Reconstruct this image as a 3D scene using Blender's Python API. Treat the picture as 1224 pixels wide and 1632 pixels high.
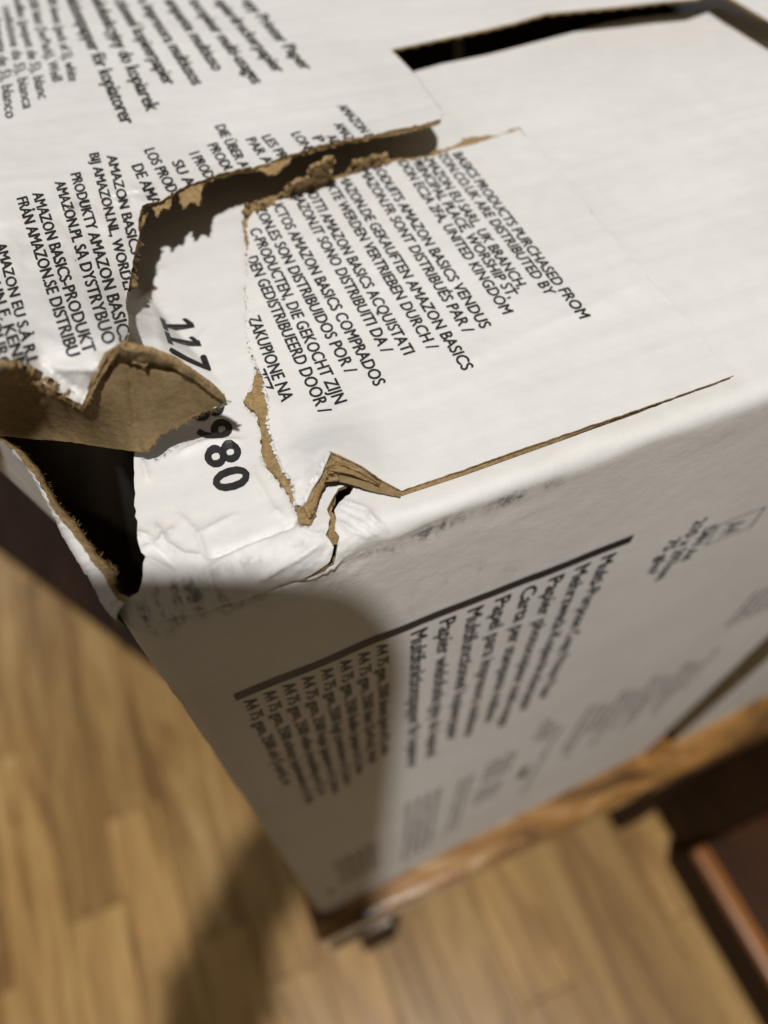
import bpy, bmesh, math, random
import numpy as np
from mathutils import Vector, Matrix, noise
from mathutils.geometry import delaunay_2d_cdt

random.seed(7)
rng = np.random.default_rng(7)
for o in list(bpy.data.objects):
    bpy.data.objects.remove(o)
scene = bpy.context.scene
COL = scene.collection

# ------------------------------------------------------------------ camera
# Box frame: origin = front left top corner of the carton, x along the front edge,
# y to the back, z up, metres.  The floor lies at world z = 0, the carton top at ZT.
ZT, H = 0.78, 0.30
FOC = 1200.0
CAM = np.array([0.01488, -0.04775, 0.08086])
ROT = (0.59313, 0.00789, -0.39691)
Z3 = np.array([0, 0, ZT])
M = np.array(Matrix.Identity(3))
from mathutils import Euler
M = np.array(Euler(ROT, 'XYZ').to_matrix())
cam_d = bpy.data.cameras.new('camera')
cam = bpy.data.objects.new('camera', cam_d)
COL.objects.link(cam)
cam.location = CAM + Z3
cam.rotation_euler = ROT
cam_d.sensor_fit = 'VERTICAL'
cam_d.sensor_height = 36.0
cam_d.lens = 36.0 * FOC / 1632.0
cam_d.clip_start = 0.004
cam_d.clip_end = 50
cam_d.dof.use_dof = True
cam_d.dof.focus_distance = 0.1035
cam_d.dof.aperture_fstop = cam_d.lens / 2.4     # 2.4 mm wide lens opening
scene.camera = cam

# ------------------------------------------------------------------ light
world = bpy.data.worlds.new('World')
scene.world = world
world.use_nodes = True
bg = world.node_tree.nodes['Background']
bg.inputs[0].default_value = (1.0, 0.82, 0.58, 1)
bg.inputs[1].default_value = 0.125

def lamp(name, loc, target, size, power, col):
    d = bpy.data.lights.new(name, 'AREA')
    d.shape = 'DISK'
    d.size = size
    d.energy = power
    d.color = col
    o = bpy.data.objects.new(name, d)
    COL.objects.link(o)
    o.location = loc
    o.rotation_euler = (Vector(target) - Vector(loc)).to_track_quat('-Z', 'Y').to_euler()
    return o

LAMP = np.array([-0.09, -0.38, 1.0]) * 1.7
lamp('ceiling_lamp', LAMP + Z3, (0.05, 0.05, ZT), 0.075, 37.0, (1.0, 0.973, 0.948))
win = lamp('window_light', (-1.3, 2.7, 1.6), (-.2, 0.6, 0.0), 1.1, 15, (0.60, 0.77, 1.0))
scene.view_settings.view_transform = 'Standard'
scene.view_settings.look = 'None'
scene.view_settings.exposure = 0
scene.view_settings.gamma = 1
scene.render.engine = 'CYCLES'
scene.cycles.use_denoising = True
scene.cycles.max_bounces = 6

# ------------------------------------------------------------------ helpers
def top(px, py, h=0.0):
    """point of the carton frame at height h seen at photo position px,py"""
    px = np.asarray(px, float); py = np.asarray(py, float); h = np.asarray(h, float)
    px, py, h = np.broadcast_arrays(px, py, h)
    d = np.stack([(px - 612) / FOC, -(py - 816) / FOC, -np.ones_like(px)], -1) @ M.T
    t = (h - CAM[2]) / d[..., 2]
    return CAM + t[..., None] * d

def proj(w):
    c = (np.asarray(w) - CAM) @ M
    return np.stack([612 + FOC * c[..., 0] / -c[..., 2], 816 - FOC * c[..., 1] / -c[..., 2]], -1)

def tps(ctrl, scale=1e-3):
    c = np.array(ctrl, float)
    P = c[:, :2] / 100.0
    n = len(P)
    def K(a, b):
        r2 = ((a[:, None, :] - b[None, :, :]) ** 2).sum(-1)
        return np.where(r2 > 1e-12, 0.5 * r2 * np.log(np.maximum(r2, 1e-12)), 0)
    A = np.zeros((n + 3, n + 3))
    A[:n, :n] = K(P, P) + 0.02 * np.eye(n)
    A[:n, n] = 1; A[:n, n + 1:] = P; A[n, :n] = 1; A[n + 1:, :n] = P.T
    w = np.linalg.solve(A, np.concatenate([c[:, 2], np.zeros(3)]))
    def f(px, py):
        px = np.asarray(px, float); py = np.asarray(py, float)
        Q = np.stack([px.ravel(), py.ravel()], -1) / 100.0
        r = K(Q, P) @ w[:n] + w[n] + Q @ w[n + 1:]
        return (r * scale).reshape(px.shape)
    return f

def fbm(x, y, z=0.0, o=3):
    return noise.fractal((x, y, z), 1.0, 2.1, o)

def inside(px, py, poly):
    px = np.asarray(px, float); py = np.asarray(py, float)
    r = np.zeros(px.shape, bool)
    n = len(poly)
    j = n - 1
    for i in range(n):
        xi, yi = poly[i]; xj, yj = poly[j]
        c = ((yi > py) != (yj > py)) & (px < (xj - xi) * (py - yi) / ((yj - yi) or 1e-12) + xi)
        r ^= c
        j = i
    return r

def rough(poly, step, amp, closed=False, seed=0.0, freq=0.35):
    """subdivide a polyline and make it ragged"""
    out = []
    n = len(poly)
    for i in range(n if closed else n - 1):
        a = np.array(poly[i], float); b = np.array(poly[(i + 1) % n], float)
        L = np.linalg.norm(b - a)
        k = max(1, int(L / step))
        nrm = np.array([-(b - a)[1], (b - a)[0]]) / max(L, 1e-9)
        for q in range(k):
            p = a + (b - a) * q / k
            s = noise.fractal((p[0] * freq + seed, p[1] * freq, seed), 0.7, 2.0, 4)
            out.append(tuple(p + nrm * amp * s + (rng.random(2) - .5) * amp * .5))
    if not closed:
        out.append(tuple(map(float, poly[-1])))
    return out

def cdt(outline, pts, holes=()):
    vs = [Vector(p) for p in outline]
    base = len(vs)
    edges = []
    for h in holes:
        o = len(vs)
        vs += [Vector(p) for p in h]
        edges += [(o + i, o + (i + 1) % len(h)) for i in range(len(h))]
    vs += [Vector(p) for p in pts]
    r = delaunay_2d_cdt(vs, edges, [list(range(base))], 1, 1e-7)
    V = np.array([(v.x, v.y) for v in r[0]])
    F = [f for f in r[2]]
    if holes:
        cen = np.array([V[f].mean(0) for f in F])
        bad = np.zeros(len(F), bool)
        for h in holes:
            bad |= inside(cen[:, 0], cen[:, 1], h)
        F = [f for f, b in zip(F, bad) if not b]
    A = np.array([np.cross(V[f[1]] - V[f[0]], V[f[2]] - V[f[0]]) for f in F])
    F = [f if a > 0 else f[::-1] for f, a in zip(F, A)]
    return V, F

def link(name, mesh, parent=None, mats=()):
    for m in mats:
        mesh.materials.append(m)
    o = bpy.data.objects.new(name, mesh)
    COL.objects.link(o)
    if parent is not None:
        o.parent = parent
        o.matrix_parent_inverse = parent.matrix_world.inverted()
    return o

def mesh_obj(name, verts, faces, mats, parent=None, midx=None, smooth=True, box=True):
    V = np.asarray(verts, float)
    if box:
        V = V + Z3
    me = bpy.data.meshes.new(name)
    me.from_pydata(V.tolist(), [], [list(map(int, f)) for f in faces])
    me.update()
    if midx is not None:
        me.polygons.foreach_set('material_index', np.asarray(midx, np.int32))
    if smooth:
        me.polygons.foreach_set('use_smooth', np.ones(len(me.polygons), bool))
    return link(name, me, parent, mats)

def thicken(P3, F, t, down=None):
    """sheet with thickness: returns verts, faces, material index (0 top, 1 side, 2 under)"""
    n = len(P3)
    F = np.array(F)
    nor = np.zeros_like(P3)
    a, b, c = P3[F[:, 0]], P3[F[:, 1]], P3[F[:, 2]]
    fn = np.cross(b - a, c - a)
    for k in range(3):
        np.add.at(nor, F[:, k], fn)
    nor /= np.maximum(np.linalg.norm(nor, axis=1, keepdims=True), 1e-15)
    off = -nor * t if down is None else np.array(down) * t
    V = np.vstack([P3, P3 + off])
    cnt = {}
    for f in F:
        for i in range(3):
            cnt[(f[i], f[(i + 1) % 3])] = 1
    side = [(i, j) for (i, j) in cnt if (j, i) not in cnt]
    # separate vertices for the side walls keep the edge crisp
    idx = {}
    extra = []
    for i, j in side:
        for q in (i, j):
            if q not in idx:
                idx[q] = 2 * n + len(extra)
                extra += [V[q], V[q + n]]
    V = np.vstack([V, np.array(extra)]) if extra else V
    faces = [list(f) for f in F] + [[f[2] + n, f[1] + n, f[0] + n] for f in F]
    mi = [0] * len(F) + [2] * len(F)
    for i, j in side:
        faces.append([idx[j], idx[i], idx[i] + 1, idx[j] + 1])
        mi.append(1)
    return V, faces, mi

def pxsheet(name, outline, hfun, mats, parent, step=5.0, t=0.0004, dz=0.0, jitter=.3, wr=0.0, holes=(), flip=False, under=None):
    o = np.array(outline)
    x0, y0 = o.min(0); x1, y1 = o.max(0)
    gx, gy = np.meshgrid(np.arange(x0, x1, step), np.arange(y0, y1, step))
    g = np.stack([gx.ravel(), gy.ravel()], -1) + (rng.random((gx.size, 2)) - .5) * step * jitter
    g = g[inside(g[:, 0], g[:, 1], outline)]
    V, F = cdt(outline, g, holes)
    F = [f[::-1] for f in F] if not flip else F
    h = hfun(V[:, 0], V[:, 1]) + dz
    if wr:
        h = h + wr * np.array([fbm(v[0] * .03, v[1] * .03, 3.3, 4) for v in V])
    P3 = top(V[:, 0], V[:, 1], h)
    if t == 0:
        return mesh_obj(name, P3, F, mats[:1], parent)
    VV, FF, mi = thicken(P3, F, t)
    return mesh_obj(name, VV, FF, mats, parent, mi)

def box_mesh(name, lo, hi, mat, parent=None, bevel=0.0, seg=2):
    bm = bmesh.new()
    lo = Vector(lo); hi = Vector(hi)
    bmesh.ops.create_cube(bm, size=1)
    for v in bm.verts:
        v.co = Vector(((lo[k] + hi[k]) / 2 + v.co[k] * (hi[k] - lo[k]) for k in range(3)))
    if bevel:
        bmesh.ops.bevel(bm, geom=list(bm.edges), offset=bevel, segments=seg, profile=.6, affect='EDGES')
    me = bpy.data.meshes.new(name)
    bm.to_mesh(me); bm.free()
    return link(name, me, parent, [mat])

def thing(name, label, cat, loc):
    o = bpy.data.objects.new(name, None)
    COL.objects.link(o)
    o.location = loc
    o.empty_display_size = .05
    o['label'] = label
    o['category'] = cat
    bpy.context.view_layer.update()
    return o

# ------------------------------------------------------------------ materials
def mat_new(name):
    m = bpy.data.materials.new(name)
    m.use_nodes = True
    nt = m.node_tree
    return m, nt, nt.nodes['Principled BSDF']

def nd(nt, kind, **kw):
    n = nt.nodes.new(kind)
    for k, v in kw.items():
        if k in n.inputs:
            n.inputs[k].default_value = v
        else:
            setattr(n, k, v)
    return n

def ramp(nt, src, stops):
    r = nt.nodes.new('ShaderNodeValToRGB')
    el = r.color_ramp.elements
    while len(el) < len(stops):
        el.new(.5)
    for e, (p, c) in zip(el, stops):
        e.position = p
        e.color = (*c, 1) if len(c) == 3 else c
    nt.links.new(src, r.inputs[0])
    return r

def mixc(nt, fac, a, b, mode='MIX'):
    m = nt.nodes.new('ShaderNodeMix')
    m.data_type = 'RGBA'; m.blend_type = mode
    for sock, v in ((m.inputs[0], fac), (m.inputs[6], a), (m.inputs[7], b)):
        if hasattr(v, 'is_linked') or hasattr(v, 'links'):
            nt.links.new(v, sock)
        elif isinstance(v, (int, float)):
            sock.default_value = v
        else:
            sock.default_value = (*v, 1)
    return m.outputs[2]

def white_liner(name, base=(.74, .73, .71), scuff=False, rough_=.58):
    m, nt, b = mat_new(name)
    geo = nd(nt, 'ShaderNodeNewGeometry')
    n1 = nd(nt, 'ShaderNodeTexNoise', Scale=260.0, Detail=6.0, Roughness=.65)
    n2 = nd(nt, 'ShaderNodeTexNoise', Scale=38.0, Detail=3.0)
    n3 = nd(nt, 'ShaderNodeTexNoise', Scale=2600.0, Detail=2.0)
    for n in (n1, n2, n3):
        nt.links.new(geo.outputs['Position'], n.inputs['Vector'])
    r1 = ramp(nt, n1.outputs[0], [(.3, tuple(c * .95 for c in base)), (.62, base), (.8, tuple(min(1, c * 1.03) for c in base))])
    r2 = ramp(nt, n2.outputs[0], [(.3, (.935, .933, .925)), (.68, (1, 1, 1))])
    col = mixc(nt, 1.0, r1.outputs[0], r2.outputs[0], 'MULTIPLY')
    # faint washboard of the fluting below the liner
    vs = nd(nt, 'ShaderNodeVectorMath', operation='MULTIPLY'); vs.inputs[1].default_value = (14, 330, 14)
    nt.links.new(geo.outputs['Position'], vs.inputs[0])
    n5 = nd(nt, 'ShaderNodeTexNoise', Scale=1.0, Detail=2.0)
    nt.links.new(vs.outputs[0], n5.inputs['Vector'])
    r5 = ramp(nt, n5.outputs[0], [(.35, (.955, .955, .96)), (.62, (1, 1, 1))])
    col = mixc(nt, 1.0, col, r5.outputs[0], 'MULTIPLY')
    if scuff:
        at = nd(nt, 'ShaderNodeAttribute', attribute_name='scuff')
        n4 = nd(nt, 'ShaderNodeTexNoise', Scale=900.0, Detail=5.0, Roughness=.7)
        nt.links.new(geo.outputs['Position'], n4.inputs['Vector'])
        mul = nd(nt, 'ShaderNodeMath', operation='MULTIPLY')
        rr = ramp(nt, n4.outputs[0], [(.36, (0, 0, 0)), (.58, (1, 1, 1))])
        nt.links.new(at.outputs['Fac'], mul.inputs[0]); nt.links.new(rr.outputs[0], mul.inputs[1])
        col = mixc(nt, mul.outputs[0], col, (.045, .042, .04))
    nt.links.new(col, b.inputs['Base Color'])
    b.inputs['Roughness'].default_value = rough_
    b.inputs['Specular IOR Level'].default_value = .42
    bp = nd(nt, 'ShaderNodeBump', Strength=.22, Distance=.0006)
    add = nd(nt, 'ShaderNodeMath', operation='MULTIPLY_ADD')
    nt.links.new(n3.outputs[0], add.inputs[0]); add.inputs[1].default_value = .12
    nt.links.new(n1.outputs[0], add.inputs[2])
    nt.links.new(add.outputs[0], bp.inputs['Height'])
    nt.links.new(bp.outputs[0], b.inputs['Normal'])
    return m

def kraft(name, dark, light, bump=.5, scale=700.0):
    m, nt, b = mat_new(name)
    geo = nd(nt, 'ShaderNodeNewGeometry')
    n1 = nd(nt, 'ShaderNodeTexNoise', Scale=scale, Detail=7.0, Roughness=.7)
    n2 = nd(nt, 'ShaderNodeTexNoise', Scale=90.0, Detail=3.0)
    for n in (n1, n2):
        nt.links.new(geo.outputs['Position'], n.inputs['Vector'])
    r1 = ramp(nt, n1.outputs[0], [(.28, dark), (.7, light)])
    r2 = ramp(nt, n2.outputs[0], [(.3, (.86, .86, .86)), (.7, (1, 1, 1))])
    nt.links.new(mixc(nt, 1.0, r1.outputs[0], r2.outputs[0], 'MULTIPLY'), b.inputs['Base Color'])
    b.inputs['Roughness'].default_value = .85
    b.inputs['Specular IOR Level'].default_value = .2
    bp = nd(nt, 'ShaderNodeBump', Strength=bump, Distance=.0008)
    nt.links.new(n1.outputs[0], bp.inputs['Height'])
    nt.links.new(bp.outputs[0], b.inputs['Normal'])
    return m

def wood(name, stops, grain=(26, 1.6, 26), rough_=.4, spec=.5, vary=.35, bump=.15, coat=0.0):
    m, nt, b = mat_new(name)
    tc = nd(nt, 'ShaderNodeNewGeometry')
    oi = nd(nt, 'ShaderNodeObjectInfo')
    sc = nd(nt, 'ShaderNodeVectorMath', operation='MULTIPLY')
    sc.inputs[1].default_value = grain
    nt.links.new(tc.outputs['Position'], sc.inputs[0])
    ofs = nd(nt, 'ShaderNodeVectorMath', operation='MULTIPLY_ADD')
    cmb = nd(nt, 'ShaderNodeCombineXYZ')
    for k in range(3):
        nt.links.new(oi.outputs['Random'], cmb.inputs[k])
    nt.links.new(cmb.outputs[0], ofs.inputs[0]); ofs.inputs[1].default_value = (37, 71, 13)
    nt.links.new(sc.outputs[0], ofs.inputs[2])
    n1 = nd(nt, 'ShaderNodeTexNoise', Scale=1.0, Detail=5.0, Roughness=.6, Distortion=1.2)
    nt.links.new(ofs.outputs[0], n1.inputs['Vector'])
    n2 = nd(nt, 'ShaderNodeTexNoise', Scale=6.5, Detail=4.0, Roughness=.7)
    nt.links.new(ofs.outputs[0], n2.inputs['Vector'])
    r1 = ramp(nt, n1.outputs[0], stops)
    r2 = ramp(nt, n2.outputs[0], [(.3, (.72, .7, .68)), (.62, (1, 1, 1))])
    col = mixc(nt, .8, r1.outputs[0], r2.outputs[0], 'MULTIPLY')
    hv = nd(nt, 'ShaderNodeHueSaturation')
    mr = nd(nt, 'ShaderNodeMapRange')
    nt.links.new(oi.outputs['Random'], mr.inputs[0])
    mr.inputs[3].default_value = 1 - vary; mr.inputs[4].default_value = 1 + vary
    nt.links.new(mr.outputs[0], hv.inputs['Value']); nt.links.new(col, hv.inputs['Color'])
    nt.links.new(hv.outputs[0], b.inputs['Base Color'])
    b.inputs['Roughness'].default_value = rough_
    b.inputs['Specular IOR Level'].default_value = spec
    b.inputs['Coat Weight'].default_value = coat
    b.inputs['Coat Roughness'].default_value = .18
    bp = nd(nt, 'ShaderNodeBump', Strength=bump, Distance=.002)
    nt.links.new(n2.outputs[0], bp.inputs['Height'])
    nt.links.new(bp.outputs[0], b.inputs['Normal'])
    return m

def plain(name, col, rough_=.5, spec=.4):
    m, nt, b = mat_new(name)
    geo = nd(nt, 'ShaderNodeNewGeometry')
    n1 = nd(nt, 'ShaderNodeTexNoise', Scale=1500.0, Detail=3.0)
    nt.links.new(geo.outputs['Position'], n1.inputs['Vector'])
    r1 = ramp(nt, n1.outputs[0], [(.3, tuple(c * .8 for c in col)), (.7, tuple(c * 1.25 for c in col))])
    nt.links.new(r1.outputs[0], b.inputs['Base Color'])
    b.inputs['Roughness'].default_value = rough_
    b.inputs['Specular IOR Level'].default_value = spec
    return m

WHITE = white_liner('white_liner')
WHITE_S = white_liner('white_liner_scuffed', scuff=True)
KRAFT = kraft('kraft_inner_liner', (.185, .126, .058), (.31, .22, .112), .4)
KTORN = kraft('kraft_torn_core', (.30, .185, .075), (.60, .43, .215), 1.0, 1300.0)
INK = plain('black_ink', (.022, .021, .022), .5)
INK_G = plain('grey_ink', (.10, .098, .095), .55)
FLOORM = wood('oak_floor', [(.24, (.12, .056, .018)), (.42, (.36, .202, .070)), (.56, (.51, .308, .110)), (.76, (.68, .45, .195))], (34, 3.2, 34), .33, .5, .22)
STOOLM = wood('varnished_amber_wood', [(.34, (.05, .022, .006)), (.46, (.20, .095, .022)), (.56, (.33, .16, .04)), (.68, (.50, .36, .19))], (24, 60, 60), .25, .5, .1, coat=.6)
DARKW = wood('dark_stained_wood', [(.3, (.016, .007, .003)), (.6, (.040, .017, .007)), (.8, (.065, .028, .012))], (20, 4, 20), .7, .2, .1)
REDW = wood('red_brown_wood', [(.3, (.030, .010, .004)), (.55, (.06, .021, .007)), (.8, (.09, .034, .011))], (20, 4, 20), .35, .5, .1)
ORANGEW = wood('orange_highlight_wood', [(.3, (.26, .085, .018)), (.7, (.46, .19, .05))], (20, 4, 20), .35, .5, .1)  # brighter orange that paints the lit bevel of the cupboard foot
PALEW = wood('pale_highlight_wood', [(.3, (.5, .44, .36)), (.7, (.7, .64, .55))], (20, 4, 20), .5, .4, .1)  # pale tone that paints the highlight under the stool board

# ------------------------------------------------------------------ floor of oak strips
floor = box_mesh('floor', (-1.2, -1.0, -.03), (1.6, 2.4, -.0135), DARKW)
floor['kind'] = 'structure'
floor['label'] = 'oak strip floor below the stool'
pw = .056
bm0 = {}
def plank_mesh(L):
    k = round(L, 3)
    if k not in bm0:
        o = box_mesh('plank', (-pw / 2 + .00025, 0, -.013), (pw / 2 - .00025, L - .0005, 0), FLOORM, None, .0007, 1)
        bm0[k] = o.data
        bpy.data.objects.remove(o)
    return bm0[k]
xi = -.62
row = 0
while xi < .80:
    y = -.55 - random.random() * .3
    while y < 1.25:
        L = random.choice([.28, .34, .42, .50])
        o = bpy.data.objects.new('plank', plank_mesh(L))
        COL.objects.link(o)
        o.parent = floor
        o.location = (xi, y, random.uniform(-.0002, .0002))
        y += L
    xi += pw
    row += 1

# ------------------------------------------------------------------ stool under the carton
SZ = ZT - H          # top of the stool board
stool = thing('wooden_stool', 'worn varnished amber wooden stool that the carton stands on', 'stool', (.15, .12, 0))
box_mesh('seat_board', (-.004, -.010, SZ - .028), (.36, .27, SZ - .0012), STOOLM, stool, .004, 3)
for lx, ly in ((.03, .03), (.32, .03), (.03, .23), (.32, .23)):
    box_mesh('leg', (lx - .018, ly - .018, .0005), (lx + .018, ly + .018, SZ - .0285), DARKW, stool, .004, 2)
box_mesh('highlight_edge', (.0, -.0125, SZ - .031), (.030, -.0102, SZ - .026), PALEW, stool, .0008, 1)  # pale strip painted in for the highlight on the worn lower edge

# ------------------------------------------------------------------ furniture at the edges of the view, and a dark bar on the floor
cab = thing('wooden_cupboard', 'dark brown wooden cupboard foot with an orange edge painted as its lit bevel, lower right', 'cupboard', (.45, -.2, 0))
box_mesh('plinth', (.338, -.60, .0005), (.60, -.034, .078), REDW, cab, .004, 2)
box_mesh('highlight_edge', (.3345, -.60, .067), (.349, -.036, .0812), ORANGEW, cab, .003, 2)  # orange strip: the lit bevel put into the colour
box_mesh('plinth_side', (.334, -.60, .0006), (.3375, -.033, .069), DARKW, cab, .001, 1)
box_mesh('upright_panel', (.352, -.032, .0005), (.62, .06, .30), DARKW, cab, .003, 2)
dark_bar = thing('floor_band_bar', 'dark brown bar standing in for a dark band on the floor left of the carton', 'dark_bar', (-.2, .6, 0))
o = box_mesh('band_block', (0, -.42, .0005), (.095, .45, .022), DARKW, None, .004, 2)  # dark bar standing in for the dark band across the floor
o.location = (-.178, .492, 0)
o.rotation_euler = (0, 0, math.atan2(.177, .283))
bpy.context.view_layer.update()
o.parent = dark_bar
o.matrix_parent_inverse = dark_bar.matrix_world.inverted()

# ------------------------------------------------------------------ the carton
carton = thing('copy_paper_carton', 'torn white corrugated carton of copy paper with black printed text', 'carton', (.15, .1, ZT - H))

# --- front wall, folded over the top as the inner flap: one sheet, coordinates (x, s); s = y on the top
def seg_d(x, y, a, b):
    ax, ay = a; bx, by = b
    dx, dy = bx - ax, by - ay
    L2 = dx * dx + dy * dy
    t = np.clip(((x - ax) * dx + (y - ay) * dy) / L2, 0, 1)
    return np.hypot(x - ax - t * dx, y - ay - t * dy), t

CREASE = []   # (a, b, amp, width) in metres of the (x, s) sheet
def cr(p, q, amp, w):
    a = top(*p); b = top(*q)
    CREASE.append(((a[0], a[1]), (b[0], b[1]), amp, w))
def crs(pts_, amp, w):
    for p_, q_ in zip(pts_, pts_[1:]):
        cr(p_, q_, amp, w)
crs([(1074, 110), (1150, 178), (1224, 245)], .00022, .002)
crs([(745, 127), (799, 199)], .0002, .002)
crs([(228, 875), (257, 868), (279, 842)], .0006, .0009)
crs([(250, 838), (265, 868), (294, 886), (327, 890)], .0007, .0008)
crs([(215, 850), (238, 856), (262, 880)], .0006, .0008)
crs([(238, 862), (280, 905)], -.0006, .0007)
crs([(327, 890), (380, 872), (450, 842), (472, 833)], -.0008, .0007)
crs([(325, 912), (370, 884), (427, 856)], .0005, .0009)
crs([(412, 918), (450, 896), (513, 861)], .0007, .0008)
crs([(363, 970), (412, 961), (476, 936), (495, 925)], -.0007, .0008)
crs([(240, 992), (300, 984), (363, 970)], -.0007, .0009)
crs([(235, 890), (279, 915)], .0007, .0007)
crs([(300, 905), (345, 935)], .0004, .0008)
crs([(287, 823), (316, 853), (379, 820)], .0004, .0009)
crs([(316, 853), (327, 890)], .0005, .0007)
crs([(404, 757), (434, 812), (450, 823)], .0004, .0010)
crs([(232, 470), (256, 520), (268, 590)], .0006, .0011)
crs([(262, 425), (245, 452), (228, 500)], .0005, .0011)
crs([(256, 520), (222, 555)], .0005, .0010)
crs([(228, 735), (236, 765)], .0005, .0009)
crs([(285, 725), (330, 706), (385, 704)], .0006, .0011)
crs([(335, 520), (300, 560)], .0003, .0012)
crs([(541, 806), (580, 820), (620, 842)], .0004, .0005)
crs([(540, 816), (570, 832), (605, 850)], .0004, .0005)
crs([(538, 832), (560, 845), (590, 852)], .0004, .0005)
crs([(545, 798), (585, 812), (600, 836)], .0004, .0006)
crs([(470, 840), (500, 852), (524, 850)], .0004, .0006)
crs([(480, 925), (520, 912), (545, 895)], .0005, .0006)

def s1_parts(x, s):
    x = np.asarray(x, float); s = np.asarray(s, float)
    crush = np.clip((.034 - x) / .012, 0, 1)
    crush = crush * crush * (3 - 2 * crush)
    r = .0022 + .0030 * crush + .0005 * np.sin(x * 310) * np.sin(x * 97 + 1)
    q = math.pi / 4 * r
    sh = s - r + q
    th = np.clip((sh + q) / (2 * q), 0, 1) * (math.pi / 2)
    y = r * (1 - np.cos(th)); z = -r * (1 - np.sin(th))
    y = np.where(sh > q, r + (sh - q), y)
    z = np.where(sh < -q, -r + (sh + q), z)
    ny = -np.cos(th); nz = np.sin(th)
    # wrinkles and dents
    d = np.zeros_like(x)
    for a, b, amp, w in CREASE:
        dist, t = seg_d(x, s, a, b)
        d += 1.2 * amp * np.exp(-dist / (.55 * w)) * np.sqrt(np.clip(4 * t * (1 - t) + .15, 0, 1))
    return y, z, ny, nz, d, crush

def noise_arr(x, s, fx, fs, off, o=4):
    return np.array([noise.fractal((a * fx + off, b * fs, off), .8, 2.1, o) for a, b in zip(np.ravel(x), np.ravel(s))]).reshape(np.shape(x))

def S1(x, s, eps=0.0, fine=True):
    x = np.asarray(x, float); s = np.asarray(s, float)
    y, z, ny, nz, d, crush = s1_parts(x, s)
    if fine:
        band = np.exp(-((s - .001) / .011) ** 2)
        amp = .00004 + crush * band * .00012 + np.exp(-((x - .028) / .006) ** 2 - (s / .006) ** 2) * .0003
        d = d + amp * noise_arr(x, s, 260, 260, 2.7)
        d = d + .0005 * noise_arr(x, s, 16, 16, 9.1, 2) * np.clip(.3 + crush, 0, 1) * .5
        # long soft dent on the worn edge
        d = d - .0003 * np.exp(-((s + .004) / .003) ** 2) * (.5 + noise_arr(x, s * 0, 60, 1, 5.5, 2))
    fx = np.clip((.0205 - (s - .040) * .25 - x) / .0080, 0, 1)
    d = d + .0078 * fx * np.clip((s - .030) / .010, 0, 1) * np.clip((.074 - s) / .012, 0, 1)
    d = d + eps
    y = y + ny * d; z = z + nz * d
    # corner bend round the vertical edge
    R = .0045
    phi = np.clip((R - x) / R, 0, math.pi / 2)
    on = x < R
    ext = np.clip((R - x) / R - math.pi / 2, 0, None) * R
    x2 = np.where(on, R - (R + d * (-ny)) * np.sin(phi), x)
    y2 = np.where(on, y + R * (1 - np.cos(phi)) + ext, y)
    # the wall leans back a little towards its lower right
    y2 = y2 + .0065 * np.clip(x / .2, 0, 1.6) * np.clip(-z / .3, 0, 1) ** 1.3
    return np.stack([x2, y2, z], -1)

def inv_s1(px, py):
    """sheet coordinates of a photo point"""
    p = top(px, py)
    u = np.array([p[0], p[1]])
    for _ in range(25):
        f0 = proj(S1(u[0], u[1], fine=False)) - (px, py)
        e = 1e-5
        J = np.stack([(proj(S1(u[0] + e, u[1], fine=False)) - (px, py) - f0) / e,
                      (proj(S1(u[0], u[1] + e, fine=False)) - (px, py) - f0) / e], 1)
        st = np.linalg.solve(J + 1e-6 * np.eye(2), -f0)
        n = np.linalg.norm(st)
        if n > .004:
            st *= .004 / n
        u = u + st
    return tuple(u)

back_edge = [(656, 115), (702, 102), (778, 87), (840, 71), (906, 53.5), (967, 37), (1008, 30), (1059, 24), (1110, 19), (1150, 15)]
be = [tuple(top(*p)[:2]) for p in back_edge]
hole_px = [(206, 953), (221, 944), (227, 930), (230, 908), (232, 887), (225, 879), (222, 867), (217, 823), (215, 779), (213, 724)]
hl = [inv_s1(*p) for p in hole_px]
outline = [(-.012, -H), (.176, -H), (.176, -.004), (.163, .006)]
outline += be[::-1]
outline += [(.0085, .108), (.0085, .06)]
outline += rough(hl[::-1], .0008, .00025, seed=3.1, freq=900)
outline += rough([hl[0], (.0008, .0030), (-.0015, -.0004), (-.004, -.005), (-.012, -.014)], .0008, .0003, seed=1.7, freq=900)
crack_px = [(526, 800), (522, 812), (526, 826), (523, 842), (520, 852), (526, 862), (531, 872), (530, 886), (526, 895), (513, 905), (497, 917), (478, 929),
            (500, 920), (518, 911), (531, 900), (535, 888), (537, 872), (541, 855), (534, 846), (536, 828), (532, 814), (541, 801), (556, 787), (564, 777), (556, 771), (541, 779), (532, 789)]
crack = rough([inv_s1(*p) for p in crack_px], .0006, .00016, closed=True, seed=8.8, freq=1200)
pts = []
for x0, x1, s0, s1_, st in ((-.002, .044, -.012, .024, .00030), (.006, .03, .024, .062, .0005), (-.012, .06, -.02, .03, .00060), (-.012, .176, -.02, .11, .0012), (-.012, .176, -H, -.02, .0035)):
    gx, gy = np.meshgrid(np.arange(x0 + st / 2, x1, st), np.arange(s0 + st / 2, s1_, st))
    g = np.stack([gx.ravel(), gy.ravel()], -1) + (rng.random((gx.size, 2)) - .5) * st * .3
    if st == .0006:
        g = g[~((g[:, 0] > -.002) & (g[:, 0] < .044) & (g[:, 1] > -.012) & (g[:, 1] < .024))]
    if st == .0012:
        g = g[~((g[:, 0] > .006) & (g[:, 0] < .03) & (g[:, 1] < .062))]
        g = g[~((g[:, 0] < .06) & (g[:, 1] < .03))]
    pts.append(g)
pts = np.vstack(pts)
pts = pts[inside(pts[:, 0], pts[:, 1], outline)]
V, F = cdt(outline, pts, [crack])
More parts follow.
